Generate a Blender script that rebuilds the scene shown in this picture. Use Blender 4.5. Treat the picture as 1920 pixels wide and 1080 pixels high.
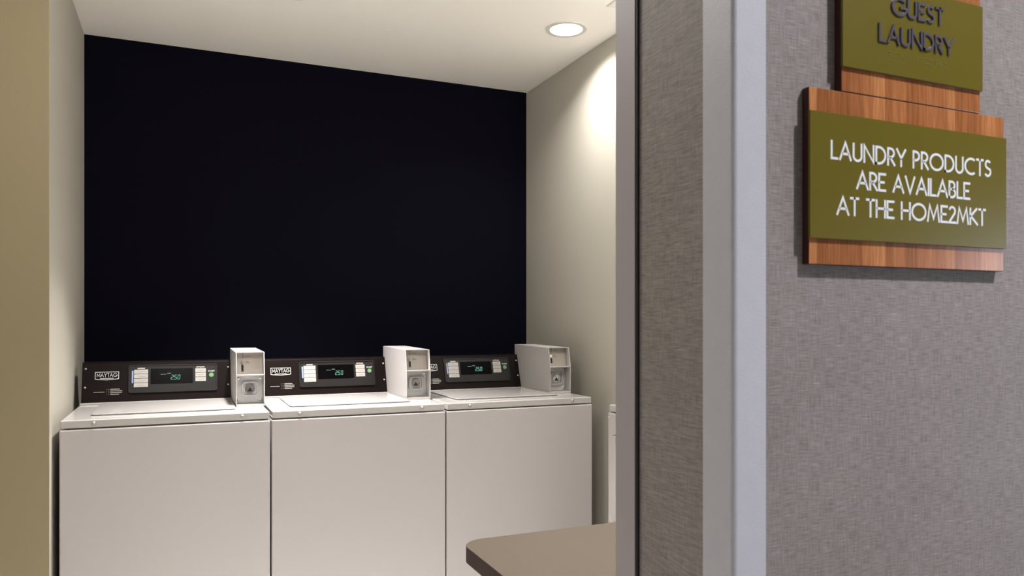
import bpy, bmesh, math, random
from mathutils import Matrix, Vector

for o in list(bpy.data.objects):
    bpy.data.objects.remove(o, do_unlink=True)
sc = bpy.context.scene
C = sc.collection
R = math.radians

# ------------------------------------------------------------------ camera
CAMZ = 1.251
cam_d = bpy.data.cameras.new('camera')
cam = bpy.data.objects.new('camera', cam_d)
C.objects.link(cam)
cam.location = (0, 0, CAMZ)
cam.rotation_euler = (R(90), 0, -R(23.57))
cam_d.sensor_width = 36.0
cam_d.lens = 36.0 * 1421 / 1920
cam_d.shift_y = 63 / 1920
cam_d.clip_start = 0.02
cam_d.dof.use_dof = True
cam_d.dof.focus_distance = 3.2
cam_d.dof.aperture_fstop = 14
sc.camera = cam

# ------------------------------------------------------------------ world (daylight outside the assumed corridor window) and exposure
w = bpy.data.worlds.new('daylight')
sc.world = w
w.use_nodes = True
bg = w.node_tree.nodes['Background']
bg.inputs[0].default_value = (0.72, 0.82, 1.0, 1)
bg.inputs[1].default_value = 6.0
sc.view_settings.view_transform = 'Standard'
sc.view_settings.look = 'None'
sc.view_settings.gamma = 1
sc.view_settings.use_curve_mapping = False
sc.view_settings.exposure = 0.0

CEIL = CAMZ + 1.295
LAUNDRY_WARM = (1.0, 0.965, 0.925)
CORRIDOR_TONE = (0.97, 0.95, 1.0)
# (x, y, watts, colour, label) of every recessed lamp; each one is built by downlight()
LAMPS = [
    (1.562, 2.98, 9.5, LAUNDRY_WARM, 'round recessed ceiling downlight glowing above the rightmost washing machine'),
    (0.40, 3.05, 23, LAUNDRY_WARM, 'round recessed ceiling downlight above the seam between the two left washing machines', 72),
    (0.55, 1.50, 16, LAUNDRY_WARM, 'unseen recessed fill downlight added just inside the laundry opening', 104),  # added out of view as fill, bounces off the floor to the ceiling
    (1.90, 1.90, 16, LAUNDRY_WARM, 'unseen recessed fill downlight added between the dryer and the folding table', 104),  # second unseen fill lamp, added for floor bounce
    (1.15, -0.28, 28, CORRIDOR_TONE, 'round recessed corridor ceiling downlight nearest the wall signs'),
    (-1.10, -0.60, 10, CORRIDOR_TONE, 'unseen corridor fill downlight added left of the laundry opening'),  # assumed lamp out of view, added to light the corridor
]

# ------------------------------------------------------------------ materials
def new_mat(name):
    m = bpy.data.materials.new(name)
    m.use_nodes = True
    nt = m.node_tree
    return m, nt, nt.nodes['Principled BSDF']

def plain(name, col, rough=0.5, metal=0.0, spec=0.5, coat=0.0, bump=0.0, bscale=200, var=0.0, vscale=3):
    m, nt, b = new_mat(name)
    b.inputs['Base Color'].default_value = (*col, 1)
    b.inputs['Roughness'].default_value = rough
    b.inputs['Metallic'].default_value = metal
    b.inputs['Specular IOR Level'].default_value = spec
    b.inputs['Coat Weight'].default_value = coat
    b.inputs['Coat Roughness'].default_value = 0.12
    if bump or var:
        tc = nt.nodes.new('ShaderNodeTexCoord')
    if var:
        n = nt.nodes.new('ShaderNodeTexNoise'); n.inputs['Scale'].default_value = vscale
        n.inputs['Detail'].default_value = 3
        nt.links.new(tc.outputs['Object'], n.inputs['Vector'])
        mx = nt.nodes.new('ShaderNodeMix'); mx.data_type = 'RGBA'
        mx.inputs[6].default_value = (*[c * (1 - var) for c in col], 1)
        mx.inputs[7].default_value = (*[min(1, c * (1 + var)) for c in col], 1)
        nt.links.new(n.outputs['Fac'], mx.inputs[0])
        nt.links.new(mx.outputs[2], b.inputs['Base Color'])
    if bump:
        n = nt.nodes.new('ShaderNodeTexNoise'); n.inputs['Scale'].default_value = bscale
        n.inputs['Detail'].default_value = 2
        nt.links.new(tc.outputs['Object'], n.inputs['Vector'])
        bp = nt.nodes.new('ShaderNodeBump'); bp.inputs['Strength'].default_value = bump
        bp.inputs['Distance'].default_value = 0.001
        nt.links.new(n.outputs['Fac'], bp.inputs['Height'])
        nt.links.new(bp.outputs['Normal'], b.inputs['Normal'])
    return m

def emit(name, col, strength):
    m, nt, b = new_mat(name)
    b.inputs['Base Color'].default_value = (0.002, 0.002, 0.002, 1)
    b.inputs['Emission Color'].default_value = (*col, 1)
    b.inputs['Emission Strength'].default_value = strength
    return m

def wallpaper():
    m, nt, b = new_mat('linen wallpaper')
    N, L = nt.nodes, nt.links
    tc = N.new('ShaderNodeTexCoord')
    def threads(scale, detail=3):
        mp = N.new('ShaderNodeMapping'); mp.inputs['Scale'].default_value = scale
        L.new(tc.outputs['Object'], mp.inputs['Vector'])
        n = N.new('ShaderNodeTexNoise'); n.inputs['Scale'].default_value = 1.0
        n.inputs['Detail'].default_value = detail; n.inputs['Roughness'].default_value = 0.6
        L.new(mp.outputs['Vector'], n.inputs['Vector'])
        return n.outputs['Fac']
    h = threads((55, 55, 900))
    v = threads((700, 700, 45))
    blotch = threads((9, 9, 9))
    slub = threads((30, 30, 260), 1)
    def math_(op, a, b_, c=None):
        n = N.new('ShaderNodeMath'); n.operation = op
        for i, x in enumerate((a, b_, c)):
            if x is None: continue
            if isinstance(x, (int, float)): n.inputs[i].default_value = x
            else: L.new(x, n.inputs[i])
        return n.outputs[0]
    s = math_('ADD', math_('MULTIPLY', h, 0.55), math_('MULTIPLY', v, 0.35))
    s = math_('ADD', s, math_('MULTIPLY', blotch, 0.10))
    cr = N.new('ShaderNodeValToRGB')
    cr.color_ramp.elements[0].position = 0.36; cr.color_ramp.elements[0].color = (0.150, 0.128, 0.116, 1)
    cr.color_ramp.elements[1].position = 0.66; cr.color_ramp.elements[1].color = (0.345, 0.312, 0.298, 1)
    L.new(s, cr.inputs[0])
    sl = N.new('ShaderNodeValToRGB')
    sl.color_ramp.elements[0].position = 0.70; sl.color_ramp.elements[1].position = 0.80
    sl.color_ramp.elements[1].color = (0.5, 0.5, 0.5, 1)
    L.new(slub, sl.inputs[0])
    mx = N.new('ShaderNodeMix'); mx.data_type = 'RGBA'
    L.new(sl.outputs[0], mx.inputs[0]); L.new(cr.outputs[0], mx.inputs[6])
    mx.inputs[7].default_value = (0.46, 0.42, 0.40, 1)
    L.new(mx.outputs[2], b.inputs['Base Color'])
    b.inputs['Roughness'].default_value = 0.62
    b.inputs['Specular IOR Level'].default_value = 0.35
    bp = N.new('ShaderNodeBump'); bp.inputs['Strength'].default_value = 0.35; bp.inputs['Distance'].default_value = 0.0006
    L.new(s, bp.inputs['Height']); L.new(bp.outputs['Normal'], b.inputs['Normal'])
    return m

def bamboo():
    m, nt, b = new_mat('bamboo strips')
    N, L = nt.nodes, nt.links
    tc = N.new('ShaderNodeTexCoord')
    sep = N.new('ShaderNodeSeparateXYZ'); L.new(tc.outputs['Object'], sep.inputs[0])
    fl = N.new('ShaderNodeMath'); fl.operation = 'MULTIPLY'; fl.inputs[1].default_value = 62
    L.new(sep.outputs['X'], fl.inputs[0])
    wob = N.new('ShaderNodeTexNoise'); wob.noise_dimensions = '1D'; wob.inputs['Scale'].default_value = 30
    L.new(sep.outputs['X'], wob.inputs['W'])
    ad = N.new('ShaderNodeMath'); ad.operation = 'MULTIPLY_ADD'; ad.inputs[1].default_value = 1.6
    L.new(wob.outputs['Fac'], ad.inputs[0]); L.new(fl.outputs[0], ad.inputs[2])
    f2 = N.new('ShaderNodeMath'); f2.operation = 'FLOOR'; L.new(ad.outputs[0], f2.inputs[0])
    wn = N.new('ShaderNodeTexWhiteNoise'); wn.noise_dimensions = '1D'; L.new(f2.outputs[0], wn.inputs['W'])
    cr = N.new('ShaderNodeValToRGB')
    e = cr.color_ramp.elements
    e[0].position = 0; e[0].color = (0.28, 0.100, 0.033, 1)
    e[1].position = 1; e[1].color = (0.52, 0.225, 0.085, 1)
    x = e.new(0.5); x.color = (0.40, 0.155, 0.055, 1)
    L.new(wn.outputs['Value'], cr.inputs[0])
    mp = N.new('ShaderNodeMapping'); mp.inputs['Scale'].default_value = (420, 40, 22)
    L.new(tc.outputs['Object'], mp.inputs['Vector'])
    g = N.new('ShaderNodeTexNoise'); g.inputs['Scale'].default_value = 1; g.inputs['Detail'].default_value = 4
    L.new(mp.outputs['Vector'], g.inputs['Vector'])
    gr = N.new('ShaderNodeValToRGB')
    gr.color_ramp.elements[0].position = 0.30; gr.color_ramp.elements[0].color = (0.70, 0.64, 0.58, 1)
    gr.color_ramp.elements[1].position = 0.62; gr.color_ramp.elements[1].color = (1.08, 1.08, 1.08, 1)
    L.new(g.outputs['Fac'], gr.inputs[0])
    mu = N.new('ShaderNodeMix'); mu.data_type = 'RGBA'; mu.blend_type = 'MULTIPLY'; mu.inputs[0].default_value = 1
    L.new(cr.outputs[0], mu.inputs[6]); L.new(gr.outputs[0], mu.inputs[7])
    L.new(mu.outputs[2], b.inputs['Base Color'])
    b.inputs['Roughness'].default_value = 0.20
    b.inputs['Specular IOR Level'].default_value = 0.6
    return m

def tiles():
    m, nt, b = new_mat('floor tile')
    N, L = nt.nodes, nt.links
    tc = N.new('ShaderNodeTexCoord')
    br = N.new('ShaderNodeTexBrick'); br.offset = 0
    br.inputs['Color1'].default_value = (0.68, 0.67, 0.655, 1); br.inputs['Color2'].default_value = (0.65, 0.64, 0.625, 1)
    br.inputs['Mortar'].default_value = (0.2, 0.18, 0.16, 1)
    br.inputs['Scale'].default_value = 1; br.inputs['Mortar Size'].default_value = 0.004
    br.inputs['Brick Width'].default_value = 0.45; br.inputs['Row Height'].default_value = 0.45
    L.new(tc.outputs['Object'], br.inputs['Vector']); L.new(br.outputs['Color'], b.inputs['Base Color'])
    b.inputs['Roughness'].default_value = 0.45
    return m

FILL_GLOBE_STRENGTH = 46
M = dict(
    globe=emit('opal fill globe', (1.0, 0.965, 0.925), FILL_GLOBE_STRENGTH),  # glow of the globes added to brighten the room
    paint=plain('beige wall paint', (0.44, 0.415, 0.355), 0.75, bump=0.15, bscale=350),
    tan=plain('tan wall paint', (0.285, 0.235, 0.140), 0.75, bump=0.15, bscale=350),
    ceil=plain('ceiling paint', (0.90, 0.87, 0.80), 0.85),
    navy=plain('navy wall paint', (0.0028, 0.0026, 0.0068), 0.7, spec=0.04, bump=0.12, bscale=300),
    paper=wallpaper(),
    guard=plain('brushed corner guard', (0.50, 0.505, 0.545), 0.42, metal=0.0, spec=0.4, bump=0.2, bscale=420, var=0.05, vscale=60),
    guard_far=plain('mauve grey frame paint', (0.36, 0.33, 0.345), 0.5),
    shadow_gap=plain('dark shadow gap', (0.012, 0.007, 0.007), 0.7),  # dark tone painted in for the shadow gap by the far guard
    tile=tiles(),
    white=plain('white appliance enamel', (0.475, 0.447, 0.440), 0.32, spec=0.5),
    top=plain('glossy white top enamel', (0.47, 0.45, 0.435), 0.09, spec=0.4, coat=0.0),
    boxmetal=plain('white coin box enamel', (0.50, 0.475, 0.47), 0.30),
    console=plain('black console face', (0.0065, 0.0035, 0.0032), 0.40, spec=0.08),
    bezel=plain('dark grey plastic', (0.013, 0.0115, 0.011), 0.36, spec=0.18),
    glassblk=plain('black display window', (0.0015, 0.0013, 0.0015), 0.25, spec=0.04),
    button=plain('light grey button', (0.34, 0.325, 0.305), 0.45),
    buttonblue=plain('pale blue print', (0.22, 0.28, 0.48), 0.5),
    ink=plain('grey ink', (0.20, 0.19, 0.17), 0.6),
    print=plain('white print', (0.46, 0.45, 0.43), 0.6),
    printdim=plain('dim white print', (0.26, 0.25, 0.235), 0.6),
    start=plain('green start button', (0.10, 0.27, 0.10), 0.4),
    led=emit('green lit digits', (0.28, 1.0, 0.66), 0.55),
    ledw=emit('lit legend', (0.65, 1.0, 0.92), 0.4),
    screw=plain('screw metal', (0.50, 0.49, 0.46), 0.35, metal=0.6),
    steel=plain('galvanised steel', (0.58, 0.60, 0.60), 0.42, metal=0.35, var=0.12, vscale=70),
    chrome=plain('chrome', (0.80, 0.80, 0.80), 0.14, metal=1.0),
    coinplate=plain('satin nickel coin plate', (0.46, 0.42, 0.37), 0.38, metal=0.35),
    hole=plain('black slot', (0.004, 0.004, 0.004), 0.6),
    laminate=plain('taupe laminate', (0.088, 0.069, 0.051), 0.5, spec=0.3, var=0.03, vscale=90),
    edge=plain('brown edge band', (0.033, 0.017, 0.009), 0.6, spec=0.25),
    legm=plain('dark table metal', (0.05, 0.045, 0.04), 0.4, metal=0.5),
    bamboo=bamboo(),
    darkwood=plain('dark stained board edge', (0.045, 0.010, 0.005), 0.5),
    green=plain('olive green acrylic', (0.125, 0.100, 0.006), 0.30, spec=0.5),
    greydark=plain('dark violet grey raised lettering', (0.085, 0.075, 0.095), 0.30),
    braille=plain('pale olive dots', (0.20, 0.175, 0.045), 0.3),
    letter=plain('white lettering', (0.74, 0.77, 0.80), 0.45),
    lampring=plain('lamp trim', (0.62, 0.60, 0.55), 0.45),
    lampglow=emit('lamp lens', (1.0, 0.97, 0.90), 6.0),
    vent=plain('white vent metal', (0.78, 0.75, 0.69), 0.6),
    duct=plain('duct dark', (0.03, 0.03, 0.03), 0.8),
    dark=plain('black rubber', (0.01, 0.01, 0.01), 0.7),
)

# ------------------------------------------------------------------ mesh helpers
class MB:
    def __init__(s, xf=None):
        s.bm = bmesh.new(); s.xf = xf
    def _merge(s, t):
        me = bpy.data.meshes.new('t'); t.to_mesh(me); t.free()
        s.bm.from_mesh(me); bpy.data.meshes.remove(me)
    def box(s, x0, x1, y0, y1, z0, z1, bev=0, seg=3):
        t = bmesh.new()
        bmesh.ops.create_cube(t, size=1)
        for v in t.verts:
            v.co = Vector((x0 + (v.co.x + .5) * (x1 - x0), y0 + (v.co.y + .5) * (y1 - y0), z0 + (v.co.z + .5) * (z1 - z0)))
        if bev:
            bmesh.ops.bevel(t, geom=t.edges[:], offset=bev, segments=seg, affect='EDGES', profile=0.5)
        s._merge(t); return s
    def prism(s, pts, a0, a1, axis='x', bev=0, seg=2):
        """polygon pts swept along axis; pts are the other two coords in order (x: y,z) (y: x,z) (z: x,y)"""
        t = bmesh.new()
        def P(p, a):
            return {'x': (a, p[0], p[1]), 'y': (p[0], a, p[1]), 'z': (p[0], p[1], a)}[axis]
        lo = [t.verts.new(P(p, a0)) for p in pts]; hi = [t.verts.new(P(p, a1)) for p in pts]
        n = len(pts)
        t.faces.new(lo); t.faces.new(hi[::-1])
        for i in range(n):
            t.faces.new((lo[i], hi[i], hi[(i + 1) % n], lo[(i + 1) % n]))
        bmesh.ops.recalc_face_normals(t, faces=t.faces[:])
        if bev:
            bmesh.ops.bevel(t, geom=t.edges[:], offset=bev, segments=seg, affect='EDGES', profile=0.5)
        s._merge(t); return s
    def ring(s, outer, inner, a0, a1, axis='z'):
        """frame between two outlines with the same point count"""
        t = bmesh.new()
        def P(p, a):
            return {'x': (a, p[0], p[1]), 'y': (p[0], a, p[1]), 'z': (p[0], p[1], a)}[axis]
        V = [[t.verts.new(P(p, a)) for p in o] for o in (outer, inner) for a in (a0, a1)]
        n = len(outer)
        for i in range(n):
            j = (i + 1) % n
            t.faces.new((V[0][i], V[0][j], V[2][j], V[2][i]))
            t.faces.new((V[1][i], V[1][j], V[3][j], V[3][i]))
            t.faces.new((V[0][i], V[0][j], V[1][j], V[1][i]))
            t.faces.new((V[2][i], V[2][j], V[3][j], V[3][i]))
        bmesh.ops.recalc_face_normals(t, faces=t.faces[:])
        s._merge(t); return s
    def cyl(s, c, r, d0, d1, axis='z', n=32, r2=None):
        t = bmesh.new()
        bmesh.ops.create_cone(t, cap_ends=True, segments=n, radius1=r, radius2=r if r2 is None else r2, depth=abs(d1 - d0))
        for v in t.verts:
            x, y, z = v.co; z = z + abs(d1 - d0) / 2
            a = d0 + z * (1 if d1 > d0 else -1)
            v.co = {'z': (c[0] + x, c[1] + y, a), 'y': (c[0] + x, a, c[1] + y), 'x': (a, c[0] + x, c[1] + y)}[axis]
        bmesh.ops.recalc_face_normals(t, faces=t.faces[:])
        s._merge(t); return s
    def dome(s, c, r, h, nrm='y-', n=16):
        """screw head: flattened half ball; c is its base centre (3d)"""
        t = bmesh.new()
        bmesh.ops.create_uvsphere(t, u_segments=n, v_segments=8, radius=1)
        bmesh.ops.delete(t, geom=[v for v in t.verts if v.co.z < -0.3], context='VERTS')
        for v in t.verts:
            x, y, z = v.co.x * r, v.co.y * r, v.co.z * h
            if nrm == 'y-': v.co = (c[0] + x, c[1] - z, c[2] + y)
            elif nrm == 'z+': v.co = (c[0] + x, c[1] + y, c[2] + z)
            elif nrm == 'x-': v.co = (c[0] - z, c[1] + x, c[2] + y)
        bmesh.ops.recalc_face_normals(t, faces=t.faces[:])
        s._merge(t); return s
    def stroke(s, pts, th, z0, z1, closed=False):
        """mitred ribbon in xy with thickness th, extruded z0..z1 (plane coords)"""
        n = len(pts); P = [Vector(p) for p in pts]
        L_, R_ = [], []
        for i in range(n):
            if closed: a, b = P[i - 1], P[(i + 1) % n]
            else: a, b = P[max(i - 1, 0)], P[min(i + 1, n - 1)]
            d0 = (P[i] - a).normalized() if (P[i] - a).length > 1e-9 else None
            d1 = (b - P[i]).normalized() if (b - P[i]).length > 1e-9 else None
            if d0 is None: d0 = d1
            if d1 is None: d1 = d0
            n0 = Vector((-d0.y, d0.x)); n1 = Vector((-d1.y, d1.x))
            m = (n0 + n1)
            m = m.normalized() if m.length > 1e-6 else n0
            k = min(1 / max(m.dot(n0), 0.35), 2.2)
            L_.append(P[i] + m * th / 2 * k); R_.append(P[i] - m * th / 2 * k)
        t = bmesh.new()
        V = [[t.verts.new((p.x, p.y, z)) for p in side] for side in (L_, R_) for z in (z0, z1)]
        rng = range(n) if closed else range(n - 1)
        for i in rng:
            j = (i + 1) % n
            t.faces.new((V[1][i], V[1][j], V[3][j], V[3][i]))
            t.faces.new((V[0][i], V[0][j], V[2][j], V[2][i]))
            t.faces.new((V[0][i], V[0][j], V[1][j], V[1][i]))
            t.faces.new((V[2][i], V[2][j], V[3][j], V[3][i]))
        if not closed:
            for i in (0, n - 1):
                t.faces.new((V[0][i], V[1][i], V[3][i], V[2][i]))
        bmesh.ops.recalc_face_normals(t, faces=t.faces[:])
        s._merge(t); return s
    def build(s, name, mat, parent=None, smooth=35):
        if s.xf is not None: s.bm.transform(s.xf)
        me = bpy.data.meshes.new(name); s.bm.to_mesh(me); s.bm.free()
        for m in (mat if isinstance(mat, (list, tuple)) else [mat]): me.materials.append(m)
        if smooth:
            for p in me.polygons: p.use_smooth = True
            me.set_sharp_from_angle(angle=R(smooth))
        o = bpy.data.objects.new(name, me); C.objects.link(o); o.parent = parent
        if smooth and len(me.polygons) > 6:
            wn = o.modifiers.new('weighted_normal', 'WEIGHTED_NORMAL'); wn.keep_sharp = True; wn.weight = 80
        return o

def rrect(x0, x1, y0, y1, r, n=6):
    out = []
    for cx, cy, a in ((x1 - r, y1 - r, 0), (x0 + r, y1 - r, 90), (x0 + r, y0 + r, 180), (x1 - r, y0 + r, 270)):
        for i in range(n + 1):
            t = R(a + 90 * i / n); out.append((cx + r * math.cos(t), cy + r * math.sin(t)))
    return out

def thing(name, label, cat, loc=(0, 0, 0), group=None):
    o = bpy.data.objects.new(name, None); C.objects.link(o); o.location = loc
    o.empty_display_size = 0.1
    o['label'] = label; o['category'] = cat
    if group: o['group'] = group
    return o

def struct(name, mb, mat, **k):
    o = mb.build(name, mat, **k); o['kind'] = 'structure'; return o

# ------------------------------------------------------------------ stroke lettering (geometric capitals)
def arc(cx, cy, rx, ry, a0, a1, n=14):
    return [(cx + rx * math.cos(R(a0 + (a1 - a0) * i / n)), cy + ry * math.sin(R(a0 + (a1 - a0) * i / n))) for i in range(n + 1)]
GL = {
    'A': (.74, [[(0, 0), (.37, 1), (.74, 0)], [(.13, .33), (.61, .33)]]),
    'B': (.47, [[(0, 0), (0, 1), (.20, 1)] + arc(.20, .76, .22, .24, 90, -90) + [(.0, .52)], [(.2, .52)] + arc(.22, .26, .25, .26, 90, -90) + [(0, 0)]]),
    'C': (.78, [arc(.5, .5, .5, .5, 55, 305, 24)]),
    'D': (.66, [[(0, 0), (0, 1), (.18, 1)] + arc(.18, .5, .48, .5, 90, -90, 20) + [(0, 0)]]),
    'E': (.44, [[(.44, 1), (0, 1), (0, 0), (.44, 0)], [(0, .5), (.40, .5)]]),
    'G': (.90, [arc(.5, .5, .5, .5, 45, 355, 28) + [(.52, .46)]]),
    'H': (.60, [[(0, 0), (0, 1)], [(.60, 0), (.60, 1)], [(0, .52), (.60, .52)]]),
    'I': (.0, [[(0, 0), (0, 1)]]),
    'K': (.54, [[(0, 0), (0, 1)], [(.50, 1), (.03, .52), (.56, 0)]]),
    'L': (.38, [[(0, 1), (0, 0), (.38, 0)]]),
    'M': (.86, [[(0, 0), (.14, 1), (.43, .16), (.72, 1), (.86, 0)]]),
    'm': (.80, [[(0, 0), (0, 1), (.40, .22), (.80, 1), (.80, 0)]]),
    'N': (.66, [[(0, 0), (0, 1), (.66, 0), (.66, 1)]]),
    'O': (1.0, [arc(.5, .5, .5, .5, 0, 360, 32)[:-1]]),
    'P': (.44, [[(0, 0), (0, 1), (.17, 1)] + arc(.17, .73, .27, .27, 90, -90) + [(0, .46)]]),
    'R': (.47, [[(0, 0), (0, 1), (.17, 1)] + arc(.17, .73, .27, .27, 90, -90) + [(0, .46)], [(.16, .46), (.48, 0)]]),
    'S': (.46, [arc(.24, .755, .20, .245, 30, 225, 12) + [(.23, .50)] + arc(.22, .265, .24, .265, 42, -150, 14)]),
    'T': (.50, [[(0, 1), (.50, 1)], [(.25, 0), (.25, 1)]]),
    'U': (.56, [[(0, 1), (0, .28)] + arc(.28, .28, .28, .28, 180, 360, 14)[1:-1] + [(.56, .28), (.56, 1)]]),
    'V': (.66, [[(0, 1), (.33, 0), (.66, 1)]]),
    'Y': (.62, [[(0, 1), (.31, .46), (.62, 1)], [(.31, .46), (.31, 0)]]),
    '2': (.48, [arc(.24, .74, .22, .26, 165, -35, 14) + [(.0, 0), (.50, 0)]]),
}
def text_into(mb, txt, x0, x1, base, cap, th, z0, z1, gap=.20, space=.42, mirror=False):
    ws = [space if c == ' ' else GL[c][0] + gap for c in txt]
    tot = sum(ws) - gap
    k = (x1 - x0 - th) / tot
    x = x0 + th / 2
    ch = cap - th
    for c, adv in zip(txt, ws):
        if c != ' ':
            for i, pl in enumerate(GL[c][1]):
                pts = [(x + px * k, base + th / 2 + py * ch) for px, py in pl]
                ends = [pl[0], pl[-1]]
                closed = c == 'O'
                if not closed:     # square ends reach the cap line and the base line
                    def ext(a, b):
                        a, b = Vector(a), Vector(b); d = a - b
                        if d.length < 1e-9: return tuple(a)
                        return tuple(a + d.normalized() * th / 2)
                    if abs(ends[0][1]) < .02 or abs(ends[0][1] - 1) < .02: pts[0] = ext(pts[0], pts[1])
                    if abs(ends[1][1]) < .02 or abs(ends[1][1] - 1) < .02: pts[-1] = ext(pts[-1], pts[-2])
                mb.stroke(pts, th, z0, z1, closed)
        x += adv * k
    return mb

# ------------------------------------------------------------------ room shell
YB = 3.9
struct('floor', MB().box(-3.3, 3.4, -1.9, 4.1, -0.1, 0), M['tile'])
struct('ceiling', MB().box(-3.3, 3.4, -1.9, 4.1, CEIL, CEIL + 0.1), M['ceil'])
struct('wall_back', MB().box(-0.401, 1.79, YB, YB + .1, 0, CEIL), M['navy'])
def pier(name, x0, x1):
    o = struct(name, MB().box(x0, x1, 2.92, YB + .1, 0, CEIL, 0.003, 2), [M['paint'], M['tan']])
    for p in o.data.polygons:
        if p.normal.y < -0.6: p.material_index = 1
pier('wall_left', -1.0, -0.401)
pier('wall_right', 1.79, 2.45)
struct('wall_laundry_left', MB().box(-1.0, -0.9, .8142, 2.92, 0, CEIL), M['paint'])
struct('wall_laundry_right', MB().box(2.35, 2.45, .8142, 2.92, 0, CEIL), M['paint'])
# the wall between corridor and laundry, an opening in it
YW, YI, XO, XL = 0.60, 0.8142, 0.5015, -0.50
HD = 2.20
b = MB()
struct('wall_front_right', MB().box(XO, 3.2, YW, YI, 0, CEIL), M['paper'], smooth=0)
struct('wall_front_left', MB().box(-3.2, XL, YW, YI, 0, CEIL), M['paper'], smooth=0)
struct('wall_front_header', MB().box(XL, XO, YW, YI, HD, CEIL), M['paper'], smooth=0)
# corridor
struct('wall_corridor_back', MB().box(-3.2, 3.3, -1.9, -1.8, 0, CEIL), M['paper'], smooth=0)
struct('wall_corridor_left', MB().box(-3.3, -3.2, -1.8, .8142, 0, CEIL), M['paint'])
wy0, wy1, wz0, wz1 = -1.15, -0.35, 0.45, 1.64
b = MB()
b.box(3.2, 3.3, -1.8, wy0, 0, CEIL).box(3.2, 3.3, wy1, .8142, 0, CEIL).box(3.2, 3.3, wy0, wy1, 0, wz0).box(3.2, 3.3, wy0, wy1, wz1, CEIL)
struct('wall_corridor_right', b, M['paint'])
b = MB()
b.ring([(wy0, wz0), (wy1, wz0), (wy1, wz1), (wy0, wz1)], [(wy0 + .05, wz0 + .05), (wy1 - .05, wz0 + .05), (wy1 - .05, wz1 - .05), (wy0 + .05, wz1 - .05)], 3.21, 3.27, 'x')
struct('assumed_window_1', b, M['guard'])  # unseen window, assumed at this end to give the signs their cool glare
# corner guards / opening trims
def guard_near(name, x, sx):
    """L-shaped guard over the corridor corner of the opening; sx=+1 right jamb, -1 left jamb"""
    t = 0.0025
    pts = [(x - sx * t, YW + .0455), (x, YW + .0455), (x, YW), (x + sx * .0383, YW), (x + sx * .0383, YW - t),
           (x + sx * .0030, YW - t), (x + sx * .0006, YW - t + .0006), (x - sx * t * .55, YW - t + .0022), (x - sx * t, YW + .0030)]
    return struct(name, MB().prism(pts, 0, 2.2, 'z'), M['guard'], smooth=60)
guard_near('trim_1', XO, 1)
guard_near('trim_2', XL, -1)
def guard_far(name, x, sx):
    t = 0.004
    a = YI - .0410
    pts = [(x, a), (x - sx * t, a), (x - sx * t, YI + t - .002), (x - sx * (t - .002), YI + t), (x + sx * .045, YI + t), (x + sx * .045, YI), (x, YI)]
    struct(name, MB().prism(pts, 0, 2.2, 'z'), M['guard_far'], smooth=60)
guard_far('trim_3', XO, 1)
guard_far('trim_4', XL, -1)
struct('shadow_strip', MB().box(XO - .0030, XO, YI - .0410 - .0045, YI - .0410, 0, 2.2), M['shadow_gap'])  # dark strip standing in for a shadow line, no real part

# ------------------------------------------------------------------ ceiling fittings
def downlight(x, y, watts, col, label, spread=138):
    t = thing('ceiling_light', label, 'light', (x, y, CEIL), 'recessed ceiling downlights')
    def circ(r, n=48): return [(r * math.cos(2 * math.pi * i / n), r * math.sin(2 * math.pi * i / n)) for i in range(n)]
    MB().ring(circ(.090), circ(.073), -.004, 0).build('trim_ring', M['lampring'], t)
    b = MB(); b.ring(circ(.0745), circ(.073), -.002, -.0045).build('inner_rim', M['ink'], t)
    MB().cyl((0, 0), .072, -.0030, -.0010, 'z', 48).build('lens', M['lampglow'], t)
    ld = bpy.data.lights.new('lamp', 'AREA'); ld.shape = 'DISK'; ld.size = 0.13
    ld.energy = watts; ld.color = col; ld.spread = R(spread)
    lo = bpy.data.objects.new('lamp', ld); C.objects.link(lo); lo.parent = t; lo.location = (0, 0, -.0055)
    return t
for a in LAMPS: downlight(*a)
def fill_globe(x, y, label):  # unseen lamp added to lift the ceiling and walls
  pd = thing('fill_globe_light', label, 'light', (x, y, CEIL), 'opal fill globe lamps added out of view')
  MB().cyl((0, 0), .055, -.03, 0).build('fill_globe_rose', M['lampring'], pd)
  MB().cyl((0, 0), .005, -.16, -.03, n=12).build('fill_globe_stem', M['lampring'], pd)
  b = MB(); t_ = bmesh.new(); bmesh.ops.create_uvsphere(t_, u_segments=32, v_segments=20, radius=.11)
  bmesh.ops.translate(t_, verts=t_.verts[:], vec=(0, 0, -.25)); b._merge(t_); b.build('globe', M['globe'], pd, smooth=180)  # glowing globe of the added fill lamp
fill_globe(0.0, 1.75, 'opal fill globe lamp added out of view on the left side of the laundry room')
fill_globe(1.80, 2.05, 'opal fill globe lamp added out of view near the dryer')


v = thing('ceiling_vent', 'square metal ceiling vent mostly hidden behind the opening frame, top of the photo', 'vent', (1.60, 2.285, CEIL))
MB().ring([(0, 0), (.40, 0), (.40, .40), (0, .40)], [(.03, .03), (.37, .03), (.37, .37), (.03, .37)], -.007, 0).build('frame', M['vent'], v)
b = MB()
for i in range(11): b.box(.03, .37, .045 + i * .03, .055 + i * .03, -.006, -.001)
b.build('louvre', M['vent'], v)
MB().box(.03, .37, .03, .37, -.0008, -.0002).build('duct_backing', M['duct'], v)

# ------------------------------------------------------------------ washing machines
ang = math.atan2(.05, .153)
PLANE = Matrix(((1, 0, 0, 0), (0, math.sin(ang), -math.cos(ang), .535), (0, math.cos(ang), math.sin(ang), .926), (0, 0, 0, 1)))
# plane coords: x along the console, y up its face, z out of it (columns of PLANE)
def PB(): return MB(PLANE)

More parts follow.
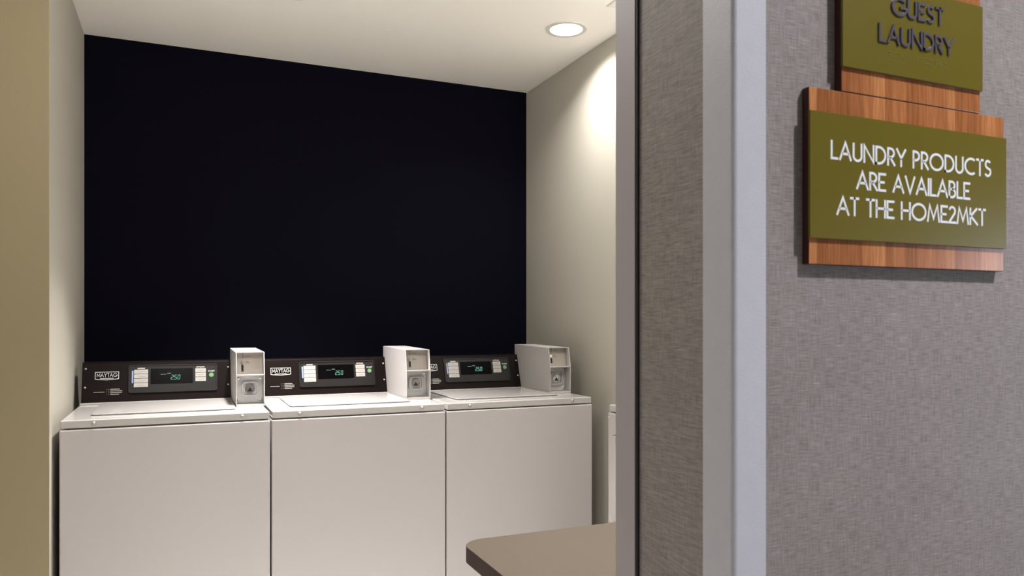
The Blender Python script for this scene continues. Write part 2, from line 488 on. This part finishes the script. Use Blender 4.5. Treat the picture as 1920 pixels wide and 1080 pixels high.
SEG = {'2': 'abged', '5': 'afgcd', '0': 'abcdef'}
def seven(mb, ch, x, y, w_, h, th, z0, z1, slant=.12):
    pts = {'a': ((0, h), (w_, h)), 'b': ((w_, h), (w_, h / 2)), 'c': ((w_, h / 2), (w_, 0)), 'd': ((0, 0), (w_, 0)), 'e': ((0, 0), (0, h / 2)), 'f': ((0, h / 2), (0, h)), 'g': ((0, h / 2), (w_, h / 2))}
    for sname in SEG[ch]:
        (ax, ay), (bx, by) = pts[sname]
        a = Vector((x + ax + ay * slant, y + ay)); b_ = Vector((x + bx + by * slant, y + by))
        d = (b_ - a) * .06
        mb.stroke([tuple(a + d), tuple(b_ - d)], th, z0, z1)

def washer(x0, label):
    t = thing('washing_machine', label, 'washing machine', (x0, 2.965, 0), 'row of coin-operated washing machines')
    # cabinet with a shadow gap above it
    b = MB(); b.box(.0015, .6865, 0, .66, .012, .8815, .005).box(.03, .657, .02, .64, .875, .888)
    b.build('cabinet', M['white'], t)
    for x in (.05, .637):
        for y in (.05, .61): MB().cyl((x, y), .02, 0, .014).build('foot', M['dark'], t)
    MB().box(.0045, .6835, .003, .66, .8860, .9140, .0042, 3).build('top_panel', M['top'], t)
    # lid: a slab with an undercut edge so it reads as a separate panel
    b = MB(); b.prism(rrect(.084, .5735, .112, .515, .014), .9163, .9210, 'z', .0016, 2)
    b.prism(rrect(.092, .5655, .120, .507, .010), .9125, .9166, 'z')
    b.build('lid', M['top'], t)
    for sx in (.1045, .588):
        MB().cyl((sx, .901), .0078, .0035, .0020, 'y', 20).dome((sx, .0022, .901), .0062, .0042).build('screw', M['screw'], t)
    # console
    con = MB().prism([(.534, .9145), (.5345, .922), (.5855, 1.0785), (.592, 1.082), (.672, 1.082), (.678, .9145)], .0095, .5785, 'x', .0012).build('console', M['console'], t)
    MB().box(.0095, .60, .5895, .5945, 1.0815, 1.0833).build('console_cap', M['bezel'], t)
    MB().box(.006, .5785, .524, .5335, .914, .9215, .002, 2).build('console_sill', M['top'], t)
    o, i = rrect(.179, .524, .029, .149, .010), rrect(.1835, .5195, .0335, .1445, .008)
    b = PB(); b.ring(o, i, .0008, .0050).build('bezel', M['bezel'], con)
    b = PB(); b.prism(rrect(.182, .521, .032, .146, .008), .0010, .0022, 'z'); b.build('control_face', M['bezel'], con)
    PB().prism(rrect(.2625, .4265, .0655, .1315, .002), .0022, .0030, 'z').build('display', M['glassblk'], con)
    b = PB()
    for ch, x in (('2', .3405), ('5', .3535), ('0', .3665)): seven(b, ch, x, .0835, .0080, .0185, .0019, .0030, .0034)
    b.cyl((.3515, .0835), .0012, .0030, .0034, 'z', 8)
    b.build('price_digits', M['led'], con)
    b = PB(); b.box(.3265, .3400, .1088, .1115, .0030, .0034).box(.3005, .3225, .1057, .1071, .0030, .0034)
    b.build('lit_legend', M['ledw'], con)
    # four cycle buttons, three option buttons
    for k in range(4):
        y1 = .1290 - k * .0193
        PB().box(.1995, .2530, y1 - .0178, y1, .0022, .0042, .0006, 1).build('cycle_button', M['button'], con)
    for k in range(3):
        y1 = .1290 - k * .0195
        PB().box(.4360, .4785, y1 - .0180, y1, .0022, .0042, .0006, 1).build('option_button', M['button'], con)
    b = PB()
    for k in range(4): b.box(.217, .244, .1180 - k * .0193, .1196 - k * .0193, .0042, .0044)
    b.build('cycle_print', M['ink'], con)
    b = PB()
    for k in range(3): b.box(.443, .470, .1188 - k * .0195, .1204 - k * .0195, .0042, .0044)
    b.build('option_print', M['ink'], con)
    PB().box(.1915, .1975, .072, .125, .0022, .0030).build('blue_legend', M['buttonblue'], con)
    b = PB(); text_into(b, 'START', .4870, .5140, .1130, .0062, .0014, .0022, .0026)
    b.build('start_print', M['print'], con)
    b = PB(); text_into(b, 'OPTIONS', .4400, .4730, .1325, .0060, .0012, .0022, .0026)
    b.build('options_heading', M['print'], con)
    PB().box(.213, .241, .1325, .1365, .0022, .0026).build('cycle_heading', M['print'], con)
    PB().cyl((.5000, .0990), .0095, .0022, .0040, 'z', 28).build('start_button', M['start'], con)
    # maker's plate: light frame with a pointed lower edge, dark field, light serif capitals
    o = [(.0560, .1235), (.1440, .1235), (.1440, .0925), (.1360, .0905), (.1150, .0890), (.1000, .0878), (.0850, .0890), (.0640, .0905), (.0560, .0925)]
    i = [(.0585, .1208), (.1415, .1208), (.1415, .0950), (.1350, .0935), (.1150, .0920), (.1000, .0910), (.0850, .0920), (.0650, .0935), (.0585, .0950)]
    lg = PB().prism(o, .0004, .0012, 'z').build('logo_plate', M['print'], con)
    b = PB(); b.prism(i, .0012, .0014, 'z'); b.build('logo_plate', M['glassblk'], con)
    b = PB(); text_into(b, 'mAYTAG', .0628, .1372, .1010, .0170, .0021, .0014, .0018, gap=.24)
    b.box(.075, .125, .0945, .0968, .0014, .0017)
    b.build('logo_lettering', M['print'], con)
    b = PB(); b.box(.0525, .0925, .0368, .0392, .0002, .0006)
    for k in range(4):
        y = .0490 - k * .0072
        b.box(.0990, .1005, y - .001, y + .001, .0002, .0006).box(.1060, .1085, y - .001, y + .001, .0002, .0006)
        b.box(.1135, (.148, .157, .156, .146)[k], y - .0017, y + .0017, .0002, .0006)
    b.build('settings_print', M['printdim'], con)
    for x, y in ((.0220, .1375), (.0215, .0590), (.5690, .1330), (.5680, .0545)):
        PB().dome((x, y, .0004), .0042, .0030, 'z+', 12).build('screw', M['screw'], con)
    # coin box: open-fronted steel shell
    X0, X1, W = .5785, .6870, .0030
    prof = [(.205, .9142), (.205, 1.040), (.2245, 1.1290), (.617, 1.1340), (.617, .9142)]
    b = MB(); b.prism(prof, X0, X0 + W, 'x', .0008, 1); b.prism(prof, X1 - W, X1, 'x', .0008, 1)
    b.prism([(.2245, 1.1290), (.617, 1.1340), (.617, 1.1310), (.2250, 1.1260)], X0 + W, X1 - W, 'x')
    b.box(X0 + W, X1 - W, .2052, .262, 1.0365, 1.0405)
    b.box(X0 + W, X1 - W, .2052, .262, .9145, .9225)
    b.prism([(.2435, 1.040), (.2600, 1.128), (.612, 1.130), (.612, .9160), (.259, .9160), (.259, 1.038)], X0 + W, X1 - W, 'x')
    cb = b.build('coin_box', M['boxmetal'], t)
    MB().box(X0 - .0006, X0, .213, .222, .982, .984).build('side_catch', M['print'], cb)
    # upper slanted plate with slots (plane coords through the recessed face)
    a2 = math.atan2(.0165, .088)
    P2 = Matrix(((1, 0, 0, 0), (0, math.sin(a2), -math.cos(a2), .2430), (0, math.cos(a2), math.sin(a2), 1.0400), (0, 0, 0, 1)))
    MB(P2).box(X0 + W + .001, X1 - W - .001, .001, .0875, .0005, .0025, .0005, 1).build('coin_plate', M['coinplate'], cb)
    MB(P2).box(.6075, .6090, .064, .086, .0025, .0029).build('coin_slot', M['hole'], cb)
    MB(P2).box(.6005, .6090, .0140, .0380, .0025, .0030).build('coin_return', M['hole'], cb)
    MB(P2).box(.5985, .6110, .0075, .0130, .0025, .0052, .001, 1).build('return_lip', M['chrome'], cb)
    MB(P2).cyl((.6020, .0475), .0055, .0025, .0075, 'z', 16).build('reject_button', M['chrome'], cb)
    b = MB(P2)
    for (xa, xb, y) in ((.615, .637, .0715), (.618, .628, .0495), (.615, .634, .0440)): b.box(xa, xb, y, y + .0026, .0025, .0028)
    b.build('instruction_print', M['ink'], cb)
    # lower lock plate
    MB().box(X0 + W + .001, X1 - W - .001, .2562, .2588, .9240, 1.0355, .0005, 1).build('lock_plate', M['steel'], cb)
    cx, cz = .6335, .9810
    o = rrect(cx - .031, cx + .031, cz - .029, cz + .029, .013); i = rrect(cx - .0265, cx + .0265, cz - .0245, cz + .0245, .010)
    b = MB(); b.ring(o, i, .2450, .2562, 'y'); b.build('lock_surround', M['print'], cb)
    b = MB(); b.ring([(cx + .0195 * math.cos(k * .2618), cz + .0195 * math.sin(k * .2618)) for k in range(24)], [(cx + .0130 * math.cos(k * .2618), cz + .0130 * math.sin(k * .2618)) for k in range(24)], .2465, .2562, 'y')
    b.cyl((cx, cz), .0130, .2562, .2515, 'y', 24)
    b.build('lock_cylinder', M['chrome'], cb)
    b = MB(); b.cyl((cx, cz - .001), .0042, .2516, .2508, 'y', 16).box(cx - .0085, cx + .0085, .2508, .2516, cz - .0105, cz - .0045)
    b.build('keyhole', M['hole'], cb)
    for x in (X0 + .0115, X1 - .0125):
        for z in (.936, 1.0230):
            MB().dome((x, .2562, z), .0056, .0036, 'y-', 12).build('plate_screw', M['chrome'], cb)
    return t

washer(-.381, 'white top-loading coin washing machine beside the left wall, leftmost of three')
washer(.309, 'middle white top-loading coin washing machine, between the other two')
washer(.999, 'white top-loading coin washing machine nearest the bright right wall, rightmost of three')

# ------------------------------------------------------------------ dryer, side-on at the right, facing the room
d = thing('clothes_dryer', 'white front-loading dryer half hidden behind the opening frame', 'dryer', (1.594, 1.985, 0))
b = MB(); b.box(0, .686, 0, .69, .012, .8815, .005).box(.02, .66, .02, .66, .875, .888); b.build('cabinet', M['white'], d)
for x in (.05, .637):
    for y in (.05, .61): MB().cyl((x, y), .02, 0, .014).build('foot', M['dark'], d)
MB().box(.003, .686, .003, .687, .886, .914, .006, 4).build('top_panel', M['top'], d)
b = MB(); b.prism(rrect(.03, .660, .452, .794, .03), -.007, -.0005, 'x', .003, 3)
# a thin reveal behind the door leaves the line around it
dr = b.build('door', M['top'], d)
MB().prism(rrect(.026, .664, .448, .798, .033), -.0009, .0005, 'x').build('door_gasket', M['ink'], d)
MB().box(-.016, -.006, .04, .055, .58, .67, .002, 2).build('door_handle', M['white'], dr)
MB().dome((0, .683, .861), .0055, .004, 'x-').build('screw', M['screw'], d)
MB().prism([(.56, .914), (.60, 1.08), (.68, 1.08), (.68, .914)], .01, .68, 'y', .001).build('console', M['console'], d)
# console profile above is given in (x, z) and swept along y

# ------------------------------------------------------------------ folding table with rounded corner
TZ = CAMZ - .48
tb = thing('folding_table', 'taupe laminate folding table with a rounded corner beside the opening', 'table', (.556, .835, 0))
def top_outline(g=0.0):
    r = .055 - g
    pts = [(g, g)] + [(r + g - r * math.cos(R(a)), .730 - g - r + r * math.sin(R(a))) for a in range(0, 91, 9)] + [(1.03, .730 - g), (1.03, g)]
    return pts
MB().prism(top_outline(.0008), TZ - .0012, TZ, 'z').build('tabletop', M['laminate'], tb)
MB().prism(top_outline(), TZ - .0335, TZ - .0012, 'z').build('edge_band', M['edge'], tb)
for x in (.16, .92):
    for y in (.06, .57):
        MB().cyl((x, y), .022, 0, TZ - .0335).build('leg', M['legm'], tb)

# ------------------------------------------------------------------ signs on the corridor wall
def SZ(z): return CAMZ + z
def sign_xf(yf):   # plane coords (x, height, out) -> world, out of the wall is -y
    return Matrix(((1, 0, 0, 0), (0, 0, -1, yf), (0, 1, 0, 0), (0, 0, 0, 1)))
TH = .0100
def board(t, x0, x1, z0, z1):
    o = MB().box(x0, x1, YW - TH, YW - .0003, z0, z1, .0008, 2).build('backing_board', [M['bamboo'], M['darkwood']], t, smooth=0)
    for p in o.data.polygons:
        if p.normal.y > -0.5: p.material_index = 1
s1 = thing('wall_sign', 'lower wooden sign with green panel reading LAUNDRY PRODUCTS ARE AVAILABLE AT THE HOME2MKT', 'sign')
board(s1, .5895, .8930, SZ(.0592), SZ(.2412))
MB().box(.5873, .8924, YW - TH - .0036, YW - TH - .0006, SZ(.0857), SZ(.2160), .0003, 1).build('green_panel', M['green'], s1)
yf = YW - TH - .0036
b = MB(sign_xf(yf))
text_into(b, 'LAUNDRY PRODUCTS', .6150, .8650, SZ(.1680), .0200, .0026, 0, .0003)
text_into(b, 'ARE AVAILABLE', .6510, .8288, SZ(.1393), .0200, .0026, 0, .0003, gap=.17)
text_into(b, 'AT THE HOME2MKT', .6230, .8556, SZ(.1107), .0200, .0026, 0, .0003, gap=.17)
b.build('lettering', M['letter'], s1)
s2 = thing('wall_sign', 'upper wooden sign with green panel and raised dark lettering GUEST LAUNDRY', 'sign')
board(s2, .6344, .8515, SZ(.2420), SZ(.3890))
MB().box(.6323, .8507, YW - TH - .0036, YW - TH - .0006, SZ(.2668), SZ(.3645), .0003, 1).build('green_panel', M['green'], s2)
b = MB(sign_xf(yf))
text_into(b, 'GUEST', .7020, .7838, SZ(.3310), .0200, .0027, 0, .0018)
text_into(b, 'LAUNDRY', .6828, .7998, SZ(.2995), .0200, .0027, 0, .0018)
b.build('raised_lettering', M['greydark'], s2)
BR = {'g': '1245', 'u': '136', 'e': '15', 's': '234', 't': '2345', 'l': '123', 'a': '1', 'n': '1345', 'd': '145', 'r': '1235', 'y': '13456', ' ': ''}
b = MB(sign_xf(yf))
for k, ch in enumerate('guest laundry'):
    for dn in BR[ch]:
        q = int(dn) - 1
        b.dome((.6990 + k * .0072 + (q // 3) * .0025, SZ(.2905) - (q % 3) * .0025, 0), .0008, .0007, 'z+', 8)
b.build('braille_dots', M['braille'], s2)
